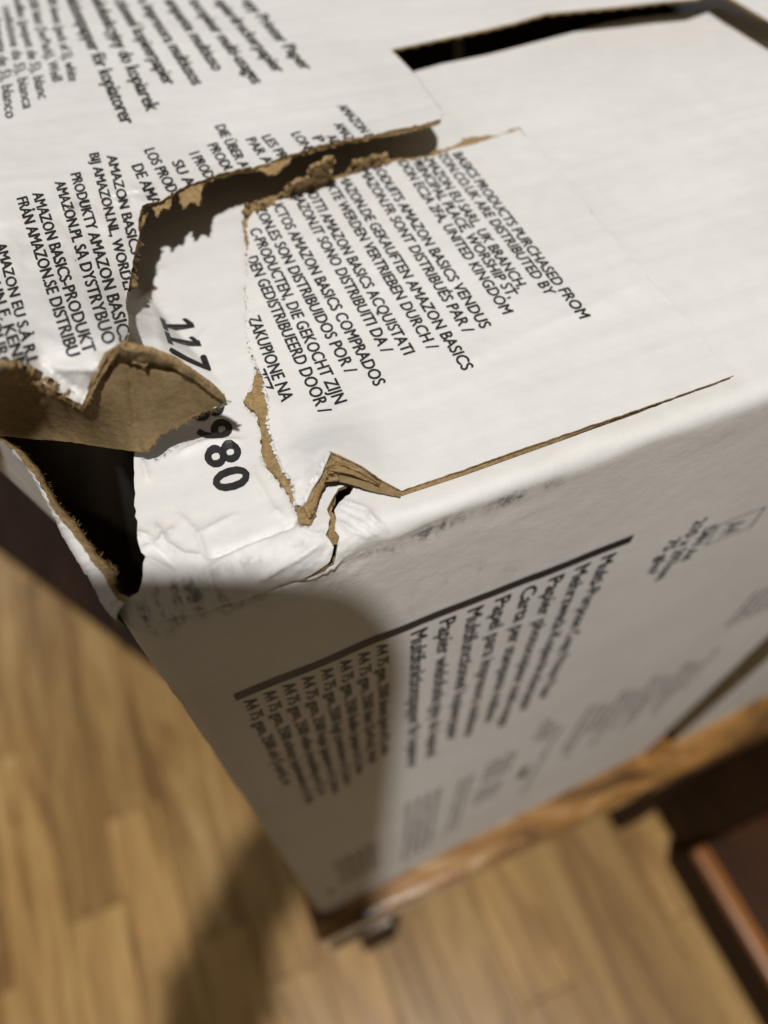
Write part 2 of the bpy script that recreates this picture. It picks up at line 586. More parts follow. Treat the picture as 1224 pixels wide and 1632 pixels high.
P3 = S1(V[:, 0], V[:, 1])
VV, FF, mi = thicken(P3, F, .0007)
front = mesh_obj('front_panel', VV, FF, [WHITE_S, KTORN, KRAFT], carton, mi)
front['label'] = 'front wall folded over the top as the inner flap'
# scuffs along the worn fold
x, s = V[:, 0], V[:, 1]
nz1 = noise_arr(x, s, 700, 110, 4.4, 3); nz2 = noise_arr(x, s, 130, 130, 7.7, 3)
sc = np.zeros(len(V))
def blob(px, py, rx, ry, a):
    u = inv_s1(px, py)
    return a * np.exp(-((x - u[0]) / rx) ** 2 - ((s - u[1]) / ry) ** 2)
for b in [(250, 985, .0016, .0022, 1.2), (272, 975, .0015, .0030, 1.3), (305, 966, .0020, .0018, .9), (345, 962, .0016, .0024, .9), (290, 945, .0060, .0016, .5), (400, 955, .005, .0010, .55),
          (185, 965, .002, .0030, .7), (375, 900, .01, .0006, .22), (460, 878, .008, .0006, .22), (690, 850, .0018, .0014, 1.1), (740, 825, .0060, .0014, .8), (800, 800, .006, .0012, .6), (860, 780, .006, .001, .45),
          (600, 880, .004, .0008, .5), (640, 872, .003, .0012, .5)]:
    sc += blob(*b)
sc = np.clip(sc * np.clip(.25 + 1.7 * nz1 + .5 * nz2, 0, 1.0), 0, .75)
# vertical soft smears above the printed bar
for i, xx in enumerate((.0440, .0505, .0500, .0560, .0390, .0620, .0670)):
    sc += .30 * np.exp(-((x - xx) / .0007) ** 2) * np.exp(-((s + .024) / .006) ** 2) * np.clip(.5 + nz1, 0, 1)
arr = np.zeros(len(VV)); arr[:len(V)] = np.clip(sc, 0, .9)
front.data.attributes.new('scuff', 'FLOAT', 'POINT').data.foreach_set('value', arr.astype(np.float32))

# ------------------------------------------------------------------ lettering
def glyphs(s, bold=0.0):
    c = bpy.data.curves.new('t', 'FONT')
    c.body = s
    c.resolution_u = 3
    o = bpy.data.objects.new('t', c)
    COL.objects.link(o)
    me = bpy.data.meshes.new_from_object(o)
    bpy.data.objects.remove(o); bpy.data.curves.remove(c)
    bm = bmesh.new(); bm.from_mesh(me); bpy.data.meshes.remove(me)
    bmesh.ops.triangulate(bm, faces=bm.faces)
    for _ in range(2):
        ed = [e for e in bm.edges if e.calc_length() > .32]
        if ed:
            bmesh.ops.subdivide_edges(bm, edges=ed, cuts=1)
            bmesh.ops.triangulate(bm, faces=bm.faces)
    bm.verts.ensure_lookup_table()
    V = np.array([v.co[:2] for v in bm.verts]); F = [[v.index for v in f.verts] for f in bm.faces]
    bm.free()
    n = len(V)
    if bold:        # heavier strokes: overlaid copies a hair apart
        sh = [(-bold, 0), (bold, 0), (0, bold * .7), (0, -bold * .7)]
        F = [[i + k * n for i in f] for k in range(4) for f in F]
        V = np.vstack([V + d for d in sh])
    return V, F
CAPH = glyphs('H')[0][:, 1].max()

def lay(V, A, B, cap):
    """text vertices laid in a plane from A to B with letters of height cap, up to the right of the run"""
    W = V[:, 0].max() - V[:, 0].min()
    d = (B - A) / W
    dh = (B - A) / np.linalg.norm(B - A)
    up = np.cross([0, 0, 1.0], dh); up /= np.linalg.norm(up)
    return A + (V[:, :1] - V[:, 0].min()) * d + V[:, 1:] * up * cap / CAPH

def put(name, P3, F, parent, mat, keep=None):
    F = [f for f in F if keep is None or all(keep[i] for i in f)]
    if F:
        mesh_obj(name, P3, F, [mat], parent, smooth=False)

def text_px(parent, s, A, B, cap, hfun, poly, bold=.026, eps=.00012, mat=None, grow=0):
    V, F = glyphs(s, bold)
    hA = float(hfun(np.array([A[0]]), np.array([A[1]]))[0]); hB = float(hfun(np.array([B[0]]), np.array([B[1]]))[0])
    P = lay(V, top(*A, hA), top(*B, hB), cap)
    q = proj(P)
    keep = inside(q[:, 0], q[:, 1], poly)
    P3 = top(q[:, 0], q[:, 1], hfun(q[:, 0], q[:, 1]) + eps + np.arange(len(q)) // max(1, len(q) // 4) * .000012)
    put('printed_line', P3, F, parent, mat or INK, keep)

def text_s1(parent, s, A, B, cap, bold=.026, eps=.00010, mat=None):
    V, F = glyphs(s, bold)
    P = lay(V, np.array([*A, 0.0]), np.array([*B, 0.0]), cap)
    put('printed_line', S1(P[:, 0], P[:, 1], eps + np.arange(len(P)) // max(1, len(P) // 4) * .000012), F, parent, mat or INK)

def rect_s1(name, a, b, parent, mat, eps=.0001, n=24, m=3):
    (x0, s0), (x1, s1_) = a, b
    gx, gy = np.meshgrid(np.linspace(x0, x1, n), np.linspace(s0, s1_, m))
    P3 = S1(gx.ravel(), gy.ravel(), eps)
    F = [[i * n + j, i * n + j + 1, (i + 1) * n + j + 1, (i + 1) * n + j] for i in range(m - 1) for j in range(n - 1)]
    if s1_ < s0:
        F = [f[::-1] for f in F]
    mesh_obj(name, P3, F, [mat], parent, smooth=False)

# front face
OFF = -.0008
rect_s1('printed_bar', (.0087, -.0315), (.0810, -.0288), front, INK, n=60)
small = ['A4 75 gsm, 2500 ark (5-pack), vit', 'A4 75 gsm, 2500 arkuszy (opakowanie po 5), biały', 'A4 75 gsm, 2500 vellen (verpakking van 5), wit', 'A4 75 gsm, 2500 hojas (paquete de 5), blanco',
         'A4 75 gsm, 2500 fogli (confezione da 5), bianca', 'A4 75 gsm, 2500 feuilles (paquet de 5), blanc', 'A4 75 gsm, 2500 blatt (5erPack), Weiß', 'A4 75 gsm, 2500 sheets (pack of 5), white']
ends = [-.086, -.1087, -.106, -.110, -.107, -.103, -.098, -.0966]
for i, (t, e) in enumerate(zip(small, ends)):
    xx = .0096 + i * (.0333 - .0103) / 7
    text_s1(front, t, (xx, -.0330), (xx + .0003, e), .0021, .014)
big = ['Multifunktionspapper för kopiatorer', 'Papier wielofunkcyjny do kopiarek', 'Multifunctioneel kopieerpapier', 'Papel para impresora multiusos', 'Carta per stampante multiuso',
       'Papier photocopieur multi-usages', 'Mehrzweck-Kopierdruckerpapier', 'Multi-Purpose Copy Printer Paper']
bend_ = [-.118, -.1165, -.108, -.112, -.107, -.117, -.111, -.108]
for i, (t, e) in enumerate(zip(big, bend_)):
    xx = .0388 + i * (.0765 - .0396) / 7
    text_s1(front, t, (xx, -.0333), (xx + .0012, e), .0030, .035)
text_s1(front, 'DIN A4', (.1000, -.0385), (.0986, -.0505), .0027, .040)
text_s1(front, '210 x 297mm', (.0957, -.0332), (.0944, -.0555), .0027, .040)
text_s1(front, '75 g/m²', (.0916, -.0375), (.0904, -.0508), .0027, .040)
for a, b in (((.1033, -.0395), (.1147, -.0399)), ((.1033, -.0470), (.1147, -.0474)), ((.1033, -.0399), (.1037, -.0470)), ((.1143, -.0399), (.1147, -.0470))):
    rect_s1('printed_frame', a, b, front, INK_G, n=3, m=2)
text_s1(front, 'A4', (.1062, -.0412), (.1060, -.0458), .0050, .01, mat=INK_G)
# small print far down the wall
words = ['Keep dry and away from direct sunlight', 'Store in original packaging until use', 'Recyclable corrugated board and paper', 'Made with wood from responsible sources', 'Suitable for laser and inkjet printers', 'Imported and distributed in the region']
for i in range(4):
    text_s1(front, words[i], (.0405 + i * .0034, -.158), (.0410 + i * .0034, -.262 + .006 * (i % 2)), .0020, .006, mat=INK_G)
for i in range(2):
    text_s1(front, words[i + 2], (.0590 + i * .0032, -.160), (.0600 + i * .0032, -.245), .0018, .004, mat=INK_G)
INK_L = plain('light_grey_ink', (.22, .215, .21), .55)
def icon(x0, x1, s0, s1_, mat):
    w_ = (x1 - x0) * .16; q_ = (s0 - s1_) * .14
    for a_, b_ in (((x0, s0), (x1, s0 - q_)), ((x0, s1_ + q_), (x1, s1_)), ((x0, s0 - q_), (x0 + w_, s1_ + q_)), ((x1 - w_, s0 - q_), (x1, s1_ + q_)), ((x0 + 2.2 * w_, s0 - 2.6 * q_), (x1 - 2.2 * w_, s1_ + 2.6 * q_))):
        rect_s1('printed_icon', a_, b_, front, mat, n=3, m=4)
for i in range(4):
    icon(.0685 + (i % 2) * .0055, .0728 + (i % 2) * .0055, -.155 - (i // 2) * .034, -.178 - (i // 2) * .034, INK_L)
rect_s1('printed_icon', (.0855, -.188), (.0890, -.203), front, INK, n=3, m=4)
icon(.0835, .0868, -.134, -.152, INK_L)
icon(.0878, .0902, -.142, -.158, INK_L)
text_s1(front, words[1], (.0925, -.150), (.0935, -.240), .0018, .004, mat=INK_G)
for i in range(13):
    L = .050 + .016 * math.sin(i * 1.9)
    text_s1(front, words[i % 6], (.1010 + i * .0039, -.1400 - .004 * (i % 3)), (.1020 + i * .0039, -.1400 - L), .0018, .004, mat=INK_G)
for i in range(5):
    text_s1(front, words[(i + 2) % 6], (.1400 + i * .0036, -.0950), (.1405 + i * .0036, -.118), .0016, .004, mat=INK_G)
for i in range(11):
    rect_s1('barcode_bar', (.0140 + i * .0016, -.192), (.0140 + i * .0016 + random.choice([.0005, .0009, .0012]), -.246), front, INK_G, n=2, m=5)
rect_s1('printed_dot', (.0085, -.238), (.0105, -.252), front, INK_G, n=2, m=3)
# number on the inner flap
A_ = top(258, 516)[:2]; B_ = top(349, 793)[:2]
def digit_one():
    pts_ = [(.16, 0), (.62, 0), (.62, .10), (.46, .10), (.46, .73), (.33, .73), (.15, .60), (.15, .50), (.33, .58), (.33, .10), (.16, .10)]
    V, F = cdt(pts_, [])
    return V, F
for i, ch in enumerate('117 3980'):
    if ch == ' ':
        continue
    a = A_ + (B_ - A_) * (i + .06) / 8; b = A_ + (B_ - A_) * (i + .94) / 8
    V, F = digit_one() if ch == '1' else glyphs(ch, .036)
    P = lay(V, np.array([*a, 0.0]), np.array([*b, 0.0]), .0046 if ch != '1' else .0046 * CAPH / .73)
    eps = .00012 + np.arange(len(P)) // max(1, len(P) // 4) * .000012
    put('printed_digit', S1(P[:, 0], P[:, 1], eps), F, front, INK)

# second front panel beyond the seam
gx, gy = np.meshgrid(np.linspace(.1905, .33, 16), np.linspace(-H, -.006, 24))
P3 = S1(gx.ravel(), gy.ravel(), 0, False); P3[:, 1] -= .0022
n = 16
F = []
for i in range(23):
    for j in range(15):
        q = i * n + j
        F += [[q, q + 1, q + n + 1], [q, q + n + 1, q + n]]
VV, FF, mi = thicken(P3, F, .0075)
p = mesh_obj('front_panel', VV, FF, [WHITE, KRAFT, KRAFT], carton, mi)
p['label'] = 'plain white front panel right of the dark seam'

# ------------------------------------------------------------------ outer flap (left and back), lifted and torn
edge_white = [(704, 178), (703, 189), (674, 198), (631, 206), (585, 217), (545, 223), (502, 233), (464, 246), (437, 255), (405, 266), (378, 270), (345, 278), (321, 287), (297, 295), (275, 309), (254, 321), (232, 325), (225, 331)]
edge_left = [(225, 331), (220, 354), (222, 373), (217, 391), (211, 420), (206, 453), (200, 479), (204, 505), (206, 531), (202, 545), (191, 549)]
edge_curl = [(191, 549), (173, 567), (152, 608), (130, 645), (88, 621), (48, 597), (22, 586), (-40, 588), (-110, 600)]
edge_back = [(1330, 95), (1224, 32), (1173, 2), (1146, -15), (1110, -2), (1059, 2), (998, 9), (916, 17), (870, 21), (819, 36), (768, 48), (692, 64), (623, 79), (656, 113), (704, 178)]
S2 = [(-110, -90), (1330, -90)] + edge_back[:-1] + rough(edge_white, 3, 1.6, seed=2.2, freq=.12)[:-1] + rough(edge_left, 3, 1.3, seed=5.2, freq=.12)[:-1] + rough(edge_curl, 3, 2.0, seed=6.1, freq=.1)
hS2 = tps([(623, 79, 6), (768, 48, 5.5), (916, 17, 5.5), (1224, 32, 5.5), (1330, -90, 6), (704, 180, 8), (585, 217, 8.6), (464, 246, 8.8), (345, 278, 9.3), (297, 296, 10.2), (254, 321, 11), (225, 331, 11.2), (211, 420, 10.4), (200, 479, 10.4), (204, 540, 15.5), (191, 549, 20), (173, 567, 18), (152, 608, 15.5), (130, 645, 12.8), (88, 621, 15.8), (48, 597, 18.2), (22, 586, 20.6),
          (-110, 600, 21), (0, 470, 18), (100, 470, 16), (0, 350, 17.2), (110, 325, 14.6), (230, 300, 12.2), (0, 300, 16.4), (0, 200, 13.5), (300, 150, 10), (450, 100, 8), (0, 0, 9), (-110, -90, 9), (-110, 350, 18), (600, 0, 6.5)])
C2 = [((0, 352), (110, 326), .7, 9), ((110, 326), (228, 302), .6, 9), ((0, 415), (90, 400), .35, 8), ((20, 500), (150, 470), .3, 7), ((230, 310), (205, 300), .6, 7), ((165, 300), (200, 320), .3, 6),
      ((130, 640), (175, 575), -.5, 7), ((90, 585), (150, 590), .9, 8), ((60, 575), (120, 620), -.7, 7), ((235, 300), (700, 183), .25, 12), ((150, 560), (190, 552), .6, 8)]
def h2(px, py):
    h = hS2(px, py)
    for a, b, amp, w in C2:
        d, t = seg_d(px, py, a, b)
        h = h + amp * 1e-3 * np.exp(-d / w)
    nz = np.array([noise.fractal((u * .02, v * .03, 4.0), .9, 2.0, 3) for u, v in zip(np.ravel(px), np.ravel(py))]).reshape(np.shape(px))
    w = np.clip((np.asarray(py) - 290 + (np.asarray(px)) * .2) / 80, .12, 1)
    return h + .00035 * nz * w
oflap = pxsheet('outer_flap', S2, h2, [WHITE, KTORN, KRAFT], carton, 6.0, .0004)
oflap['label'] = 'lifted outer flap with printed text and torn front edge'
S2b = [(-110, -90), (1330, -90)] + [(x_, y_ - 1) for x_, y_ in edge_back[:-1]] + rough([(x_, y_ - 2) for x_, y_ in edge_white], 4, 1.2, seed=9)[:-1] + [(x_ - 2, y_) for x_, y_ in edge_left] + [(120, 600), (60, 560), (-40, 560), (-110, 570)]
pxsheet('inner_liner', S2b, h2, [KRAFT, KTORN, KRAFT], oflap, 12.0, .0003, dz=-.0011)

# fluting seen along the cut back edge
def fluting(path, t, lam, depth, parent, inward):
    P = [np.array(p) for p in path]
    L = [0]
    for a, b in zip(P, P[1:]):
        L.append(L[-1] + np.linalg.norm(b - a))
    ns = int(L[-1] / lam * 8)
    V = []; F = []
    for i in range(ns):
        s_ = L[-1] * i / (ns - 1)
        k = max(0, min(len(P) - 2, int(np.searchsorted(L, s_)) - 1))
        f = (s_ - L[k]) / (L[k + 1] - L[k])
        p = P[k] * (1 - f) + P[k + 1] * f
        z = -t / 2 + (t / 2 - .0002) * math.sin(2 * math.pi * s_ / lam)
        V += [p + (0, 0, z), p + np.array(inward) * depth + (0, 0, z)]
        if i:
            a = 2 * i
            F.append([a - 2, a, a + 1, a - 1])
    o = mesh_obj('fluting', V, F, [KTORN], parent)
    md = o.modifiers.new('thick', 'SOLIDIFY'); md.thickness = .0003; md.offset = 0
pb = np.array(edge_back[1:-2][::-1])
path = top(pb[:, 0], pb[:, 1], h2(pb[:, 0], pb[:, 1]) - .0003)
fluting([p + np.array([0, .0004, 0]) for p in path], .0010, .0034, .008, oflap, (0, 1, 0))

def text2(s, A, B, cap=.0019, bold=.026):
    text_px(oflap, s, A, B, cap, h2, S2, bold)
for s_, A, B in [('opy Printer Paper', (384, 0), (482, 112)), ('opierdruckerpapier', (340, 0), (438, 116)), ('tocopieur multi-usages', (299, 0), (403, 134)), ('ampante multiuso', (261, 0), (340, 113)),
                 ('a impresora multiusos', (219, 0), (307, 136)), ('ctioneel kopieerpapier', (181, 0), (262, 136)), ('wielofunkcyjny do kopiarek', (139, -14), (234, 178)), ('nktionspapper för kopiatorer', (104, -4), (194, 199))]:
    text2(s_, A, B, .0026, .030)
for s_, A, B in [('500 sheets (pack of 5), white', (74, -6), (110, 130)), ('2500 blatt (5erPack), Weiß', (43, -6), (84, 131)), ('feuilles (paquet de 5), blanc', (20, -6), (61, 158)), ('confezione da 5), bianca', (3, 10), (37, 174)), ('(paquete de 5), blanco', (-12, 30), (9, 189))]:
    text2(s_, A, B, .0019, .014)
for s_, A, B in [('AMAZON B', (537, 169), (584, 221)), ('AMAZO', (531, 198), (558, 232)), ('AM', (519, 217), (531, 233)), ('LOND', (463, 213), (493, 248)), ('P', (497, 219), (505, 228)), ('LES PRO', (416, 218), (455, 264)), ('PAR AM', (391, 222), (430, 273)), ('DIE ÜBER AM', (342, 201), (389, 279)), ('PRODUK', (330, 231), (367, 288)),
                 ('I PRODO', (301, 245), (334, 295)), ('SU AM', (273, 258), (304, 311)), ('LOS PRODU', (229, 239), (274, 318)), ('DE AMAZ', (209, 264), (246, 340)),
                 ('AMAZON BASICS-P', (170, 248), (214, 425)), ('BIJ AMAZON.NL, WORDEN', (142, 245), (201, 474)), ('PRODUKTY AMAZON BASICS', (112, 277), (192, 548)), ('AMAZON.PL SĄ DYSTRYBUO', (87, 290), (165, 550)),
                 ('AMAZON BASICS-PRODUKT', (51, 308), (133, 564)), ('FRÅN AMAZON.SE DISTRIBU', (26, 316), (108, 570)), ('AMAZON EU S.À R.L.,', (-7, 389), (47, 593)), ('38 AVENUE JOHN F. KENN', (-56, 322), (26, 592)), ('L-1855 LUXEMBOURG', (-52, 370), (-1, 589))]:
    text2(s_, A, B, .00128 if A[0] < 0 else .00148 if A[1] > 244 and A[0] < 180 else .00175)

# clear adhesive tape along the torn edge
TAPE, nt_, b_ = mat_new('clear_tape')
tr = nd(nt_, 'ShaderNodeBsdfTransparent'); gl = nd(nt_, 'ShaderNodeBsdfGlossy', Roughness=.24)
tr.inputs[0].default_value = (1, 1, 1, 1)
mx = nd(nt_, 'ShaderNodeMixShader'); mx.inputs[0].default_value = .035
nt_.links.new(tr.outputs[0], mx.inputs[1]); nt_.links.new(gl.outputs[0], mx.inputs[2])
nt_.links.new(mx.outputs[0], nt_.nodes['Material Output'].inputs[0])
tape_poly = [(-110, 372), (0, 347), (110, 322), (232, 294), (345, 259), (470, 222), (600, 188), (703, 162)] + [(x_ - .5, y_ - 1.5) for x_, y_ in edge_white[1:]] + [(x_ - 2, y_) for x_, y_ in edge_left[1:9]] + [(150, 545), (60, 560), (-110, 570)]
pxsheet('clear_tape', tape_poly, h2, [TAPE, TAPE, TAPE], oflap, 4.0, 0, dz=.00026, wr=.00010)

# brown core torn out along the flap edge
def strip(name, inner, outer, hfun, parent, dz=-.0005, t=.0009, mat=None, wr=.0004, st=3.0, flip=False):
    poly = list(inner) + list(outer)[::-1]
    return pxsheet(name, poly, lambda a, b: hfun(a, b) + wr * np.array([noise.fractal((u * .11, v * .11, 1.0), .8, 2, 4) for u, v in zip(a, b)]), [mat or KTORN] * 3, parent, st, t, dz, flip=flip)
inner_e = [(x_, y_ - 6) for x_, y_ in edge_white[1:]]
outer_e = [(703, 194), (676, 202), (632, 211), (586, 221), (546, 227), (505, 238), (466, 250), (455, 262), (440, 276), (425, 278), (412, 269), (380, 274), (346, 282), (326, 292), (322, 304), (318, 326), (306, 320), (292, 330), (286, 314), (283, 304), (274, 312), (270, 334), (259, 331), (251, 344), (242, 328), (233, 328), (226, 333)]
strip('torn_core', inner_e, rough(outer_e, 2.5, 2.0, seed=4.4, freq=.15), h2, oflap, dz=-.0006, t=.0004, wr=.00018)
strip('torn_core', [(x_ - 5, y_) for x_, y_ in edge_left], rough([(x_ + .3, y_ + 1) for x_, y_ in edge_left], 2.5, .8, seed=4.9, freq=.15), h2, oflap, t=.0014)

# ------------------------------------------------------------------ brown inside of the folded corner
ridge = [(-110, 600), (-40, 588), (0, 587), (22, 585), (48, 596), (88, 620), (129, 646), (140, 628), (152, 606), (172, 567), (190, 551), (199, 560), (239, 565), (272, 579), (305, 597), (335, 619), (353, 636), (363, 642)]
lower = [(346, 649), (320, 658), (294, 675), (272, 684), (254, 695), (246, 706), (228, 721), (210, 719), (165, 713), (110, 704), (55, 700), (4, 695), (-110, 690)]
S5 = rough(ridge, 3, .8, seed=1.2, freq=.2)[:-1] + rough(lower[:8], 2.5, 2.2, seed=3.4, freq=.2)[:-1] + rough(lower[7:], 5, .8, seed=3.9, freq=.1)
h5t = tps([(190, 551, 20), (199, 560, 19.7), (239, 565, 18.5), (272, 579, 17), (305, 597, 15), (335, 620, 12.5), (353, 636, 11), (363, 642, 10), (346, 649, 9.5), (320, 658, 8.5), (294, 675, 7), (272, 684, 6), (254, 695, 5.5), (228, 721, 4), (210, 719, 3.2), (165, 713, 1.8), (110, 704, 1.2), (4, 695, 1), (-110, 690, 1.5),
           (0, 587, 20.6), (48, 596, 18.2), (88, 620, 15.3), (129, 646, 12.3), (152, 606, 15.2), (172, 567, 17.8), (-110, 600, 20.5), (110, 670, 6.5), (200, 640, 11.5), (215, 640, 11.5), (30, 650, 8.5), (280, 630, 12)])
C5 = [((205, 570), (221, 715), -.8, 8), ((0, 685), (72, 638), .6, 5), ((199, 574), (275, 587), -.6, 6), ((75, 700), (140, 712), .5, 9)]
def h5(px, py):
    h = h5t(px, py)
    for a, b, amp, w in C5:
        d, t = seg_d(px, py, a, b)
        h = h + amp * 1e-3 * np.exp(-d / w)
    return h
brown = pxsheet('folded_flap', S5, h5, [KRAFT, KTORN, WHITE], carton, 5.0, .0012, dz=-.0003)
brown['label'] = 'brown inside of the corner flap folded up over the hole'
# layered torn rim above the brown face
strip('torn_core', rough([(-110, 592), (-40, 584), (0, 584), (22, 582), (48, 593), (88, 617), (120, 638), (131, 650)], 3, 1.5, seed=2, freq=.2),
      rough([(-110, 622), (-40, 616), (0, 612), (22, 606), (48, 612), (70, 622), (92, 634), (116, 646), (131, 653)], 3, 3, seed=7, freq=.2), h5, brown, dz=.0005, t=.0008, wr=.0006)
strip('torn_liner', rough([(191, 551), (199, 558), (239, 562), (272, 576), (305, 594), (335, 616), (360, 640)], 4, .8, seed=2, freq=.2),
      rough([(193, 566), (205, 577), (232, 583), (240, 576), (275, 586), (306, 602), (334, 624), (360, 643)], 3, 1.5, seed=7, freq=.2), h5, brown, dz=.0007, t=.0004, wr=.0003, mat=KRAFT)
strip('torn_liner', [(129, 648), (140, 626), (152, 604), (172, 565), (190, 549)], rough([(135, 652), (146, 630), (160, 604), (180, 572), (194, 557)], 3, 1.2, seed=11, freq=.2), h5, brown, dz=.0006, t=.0004, wr=.0002)
strip('torn_paper', [(346, 634), (356, 637), (369, 641)], [(340, 648), (352, 650), (366, 644)], h5, brown, dz=-.0012, t=.0002, mat=WHITE)

# ------------------------------------------------------------------ torn tab of the outer flap still glued down on the right
tab_tear = [(828, 206), (793, 217), (761, 228), (718, 239), (688, 250), (653, 255), (626, 258), (599, 266), (572, 274), (550, 282), (523, 289), (491, 301), (459, 314), (426, 325), (407, 331), (399, 345), (397, 360), (399, 384), (395, 409), (396, 439), (392, 464), (397, 489), (394, 509), (396, 539), (402, 562), (413, 588), (422, 613), (429, 640), (429, 668), (432, 690), (439, 713), (445, 729), (451, 746), (463, 760), (470, 774), (470, 790), (472, 804), (485, 807), (489, 799), (486, 785), (497, 768), (514, 750), (519, 735), (526, 719)]
tab_front = [(526, 719), (545, 727), (577, 743), (610, 766), (640, 782), (740, 748), (800, 726), (900, 692), (1000, 658), (1090, 627), (1170, 598)]
S3 = rough(tab_tear, 2.5, 1.4, seed=3.3, freq=.13)[:-1] + rough(tab_front[:5], 4, .5, seed=1.1, freq=.1)[:-1] + rough(tab_front[4:], 5, .9, seed=2.1, freq=.06) + [(1110, 530), (1020, 426), (920, 310)]
h3t = tps([(640, 783, 1.2), (740, 748, 1.35), (900, 692, 1.35), (1170, 598, 1.1), (828, 207, 1.4), (1000, 405, 1.4), (688, 250, 1.8), (610, 262, 2.4), (500, 297, 3.0), (430, 325, 3.4), (397, 360, 3.2), (395, 460, 2.6), (410, 569, 2.2), (429, 660, 1.9), (450, 746, 1.8), (470, 800, 1.8), (489, 799, 2.1), (497, 768, 3), (515, 750, 4.6), (526, 719, 5.6), (545, 727, 5), (577, 743, 3.8), (610, 766, 2.2), (600, 600, 1.5), (800, 500, 1.4), (550, 670, 2.0), (500, 690, 2.0), (600, 700, 1.6)])
C3 = [((520, 655), (760, 570), .28, 16), ((760, 570), (960, 478), .30, 12), ((960, 478), (1050, 440), .25, 10), ((470, 720), (520, 735), .5, 8), ((480, 760), (520, 720), -.5, 6), ((440, 640), (455, 700), .25, 10), ((500, 745), (470, 770), .5, 6)]
def h3(px, py):
    h = h3t(px, py)
    for a, b, amp, w in C3:
        d, t = seg_d(px, py, a, b)
        h = h + amp * 1e-3 * np.exp(-d / w)
    return np.maximum(h, .0008)
tab = pxsheet('glued_tab', S3, h3, [WHITE, KTORN, KRAFT], carton, 5.0, .00030, wr=.00005)
tab['label'] = 'torn tab of the outer flap with ten lines of address text'
core_left = [(824, 205), (816, 206), (795, 216), (765, 217), (740, 220), (722, 234), (690, 241), (684, 249), (652, 252), (622, 252), (610, 249), (574, 257), (558, 266), (548, 279), (522, 283), (536, 262), (530, 252), (510, 259), (494, 276), (466, 291), (456, 303), (424, 316), (398, 326), (388, 340), (386, 364), (392, 385), (394, 409), (395, 439), (391, 464), (396, 489), (393, 509), (395, 540), (401, 563), (411, 586), (405, 602), (402, 622), (388, 639), (397, 650), (413, 663), (415, 685), (418, 704), (417, 724), (425, 741), (440, 760), (454, 779), (463, 796), (473, 811), (475, 827), (480, 835), (496, 835), (502, 818), (505, 802), (511, 777), (520, 764), (522, 745)]
core_poly = rough(core_left, 2.5, 1.8, seed=12.3, freq=.16) + [(560, 750), (612, 771), (639, 784.5), (740, 750.5), (900, 694.5), (1090, 629.5), (1164, 601), (1100, 530), (1006, 426), (905, 310)]
def h3c(a, b):
    n_ = np.array([noise.fractal((u * .09, v * .09, 1.0), .8, 2, 4) for u, v in zip(a, b)])
    return np.minimum(np.maximum(h3(a, b) - .00070 + .00055 * n_, .00025), h3(a, b) - .0004)
pxsheet('torn_core', core_poly, h3c, [KTORN, KTORN, KRAFT], tab, 5.0, .0005)
for s_, A, B in [('BASICS PRODUCTS PURCHASED FROM', (721, 245), (925, 508)), ('ZON.CO.UK ARE DISTRIBUTED BY', (696, 245), (871, 471)), ('AMAZON EU SARL, UK BRANCH,', (670, 246), (826, 461)), ('PRINCIPAL PLACE, WORSHIP ST,', (654, 254), (812, 476)), ('DON EC2A 2FA, UNITED KINGDOM', (634, 258), (802, 501)),
                 ('RODUITS AMAZON BASICS VENDUS', (592, 264), (767, 524)), ('MAZON.FR SONT DISTRIBUÉS PAR /', (572, 272), (739, 531)), ('MAZON.DE GEKAUFTEN AMAZON BASICS', (538, 282), (738, 591)), ('UKTE WERDEN VERTRIEBEN DURCH /', (514, 287), (682, 558)), ('DOTTI AMAZON BASICS ACQUISTATI', (483, 298), (644, 566)), ('MAZON.IT SONO DISTRIBUITI DA /', (463, 307), (609, 563)),
                 ('UCTOS AMAZON BASICS COMPRADOS', (430, 320), (597, 616)), ('ZON.ES SON DISTRIBUIDOS POR /', (405, 332), (551, 596)), ('C-PRODUCTEN, DIE GEKOCHT ZIJN', (397, 366), (534, 645)), ('DEN GEDISTRIBUEERD DOOR /', (392, 411), (509, 660)), ('ZAKUPIONE NA', (394, 506), (449, 641)), ('ZEZ', (402, 592), (417, 626))]:
    text_px(tab, s_, A, B, .00185, h3, S3)

for inn, out_, hh in (([(446, 322), (470, 312), (500, 300), (530, 290)], [(452, 306), (464, 295), (488, 284), (498, 268), (514, 258), (530, 252), (534, 262), (520, 276), (528, 286)], [(446, 322, 3.0), (530, 292, 2.8), (456, 303, 5.5), (490, 280, 8), (510, 259, 9.6), (532, 251, 9.8), (527, 280, 5), (490, 302, 3.2)]),
                      ([(552, 285), (580, 275), (622, 262)], [(557, 267), (573, 256), (600, 251), (618, 249), (625, 256)], [(552, 285, 2.4), (622, 262, 2.0), (557, 267, 4.2), (573, 256, 5.4), (618, 249, 4.4)]),
                      ([(400, 345), (415, 332), (440, 325)], [(387, 342), (394, 328), (412, 320), (436, 315)], [(400, 345, 3.2), (440, 325, 3.3), (388, 342, 3.6), (412, 320, 4.6), (436, 315, 4.2)])):
    strip('torn_core', inn, rough(out_, 2.5, 3.0, seed=15.1, freq=.16), tps(hh), tab, dz=-.0002, t=.0007, wr=.0009, st=2.5)

fe = tab_tear[26:37]
strip('torn_paper', [(x_ + 6, y_ - 3) for x_, y_ in fe], rough([(x_ - 4, y_ + 1) for x_, y_ in fe], 1.8, 4.5, seed=21.7, freq=.22), h3, tab, dz=-.00028, t=.00012, mat=WHITE, wr=.0002, st=2.5)
fe = tab_tear[15:26]
strip('torn_paper', [(x_ + 6, y_ - 3) for x_, y_ in fe], rough([(x_ - 3, y_ + 1) for x_, y_ in fe], 1.8, 3.5, seed=25.7, freq=.22), h3, tab, dz=-.00028, t=.00012, mat=WHITE, wr=.0002, st=2.5)

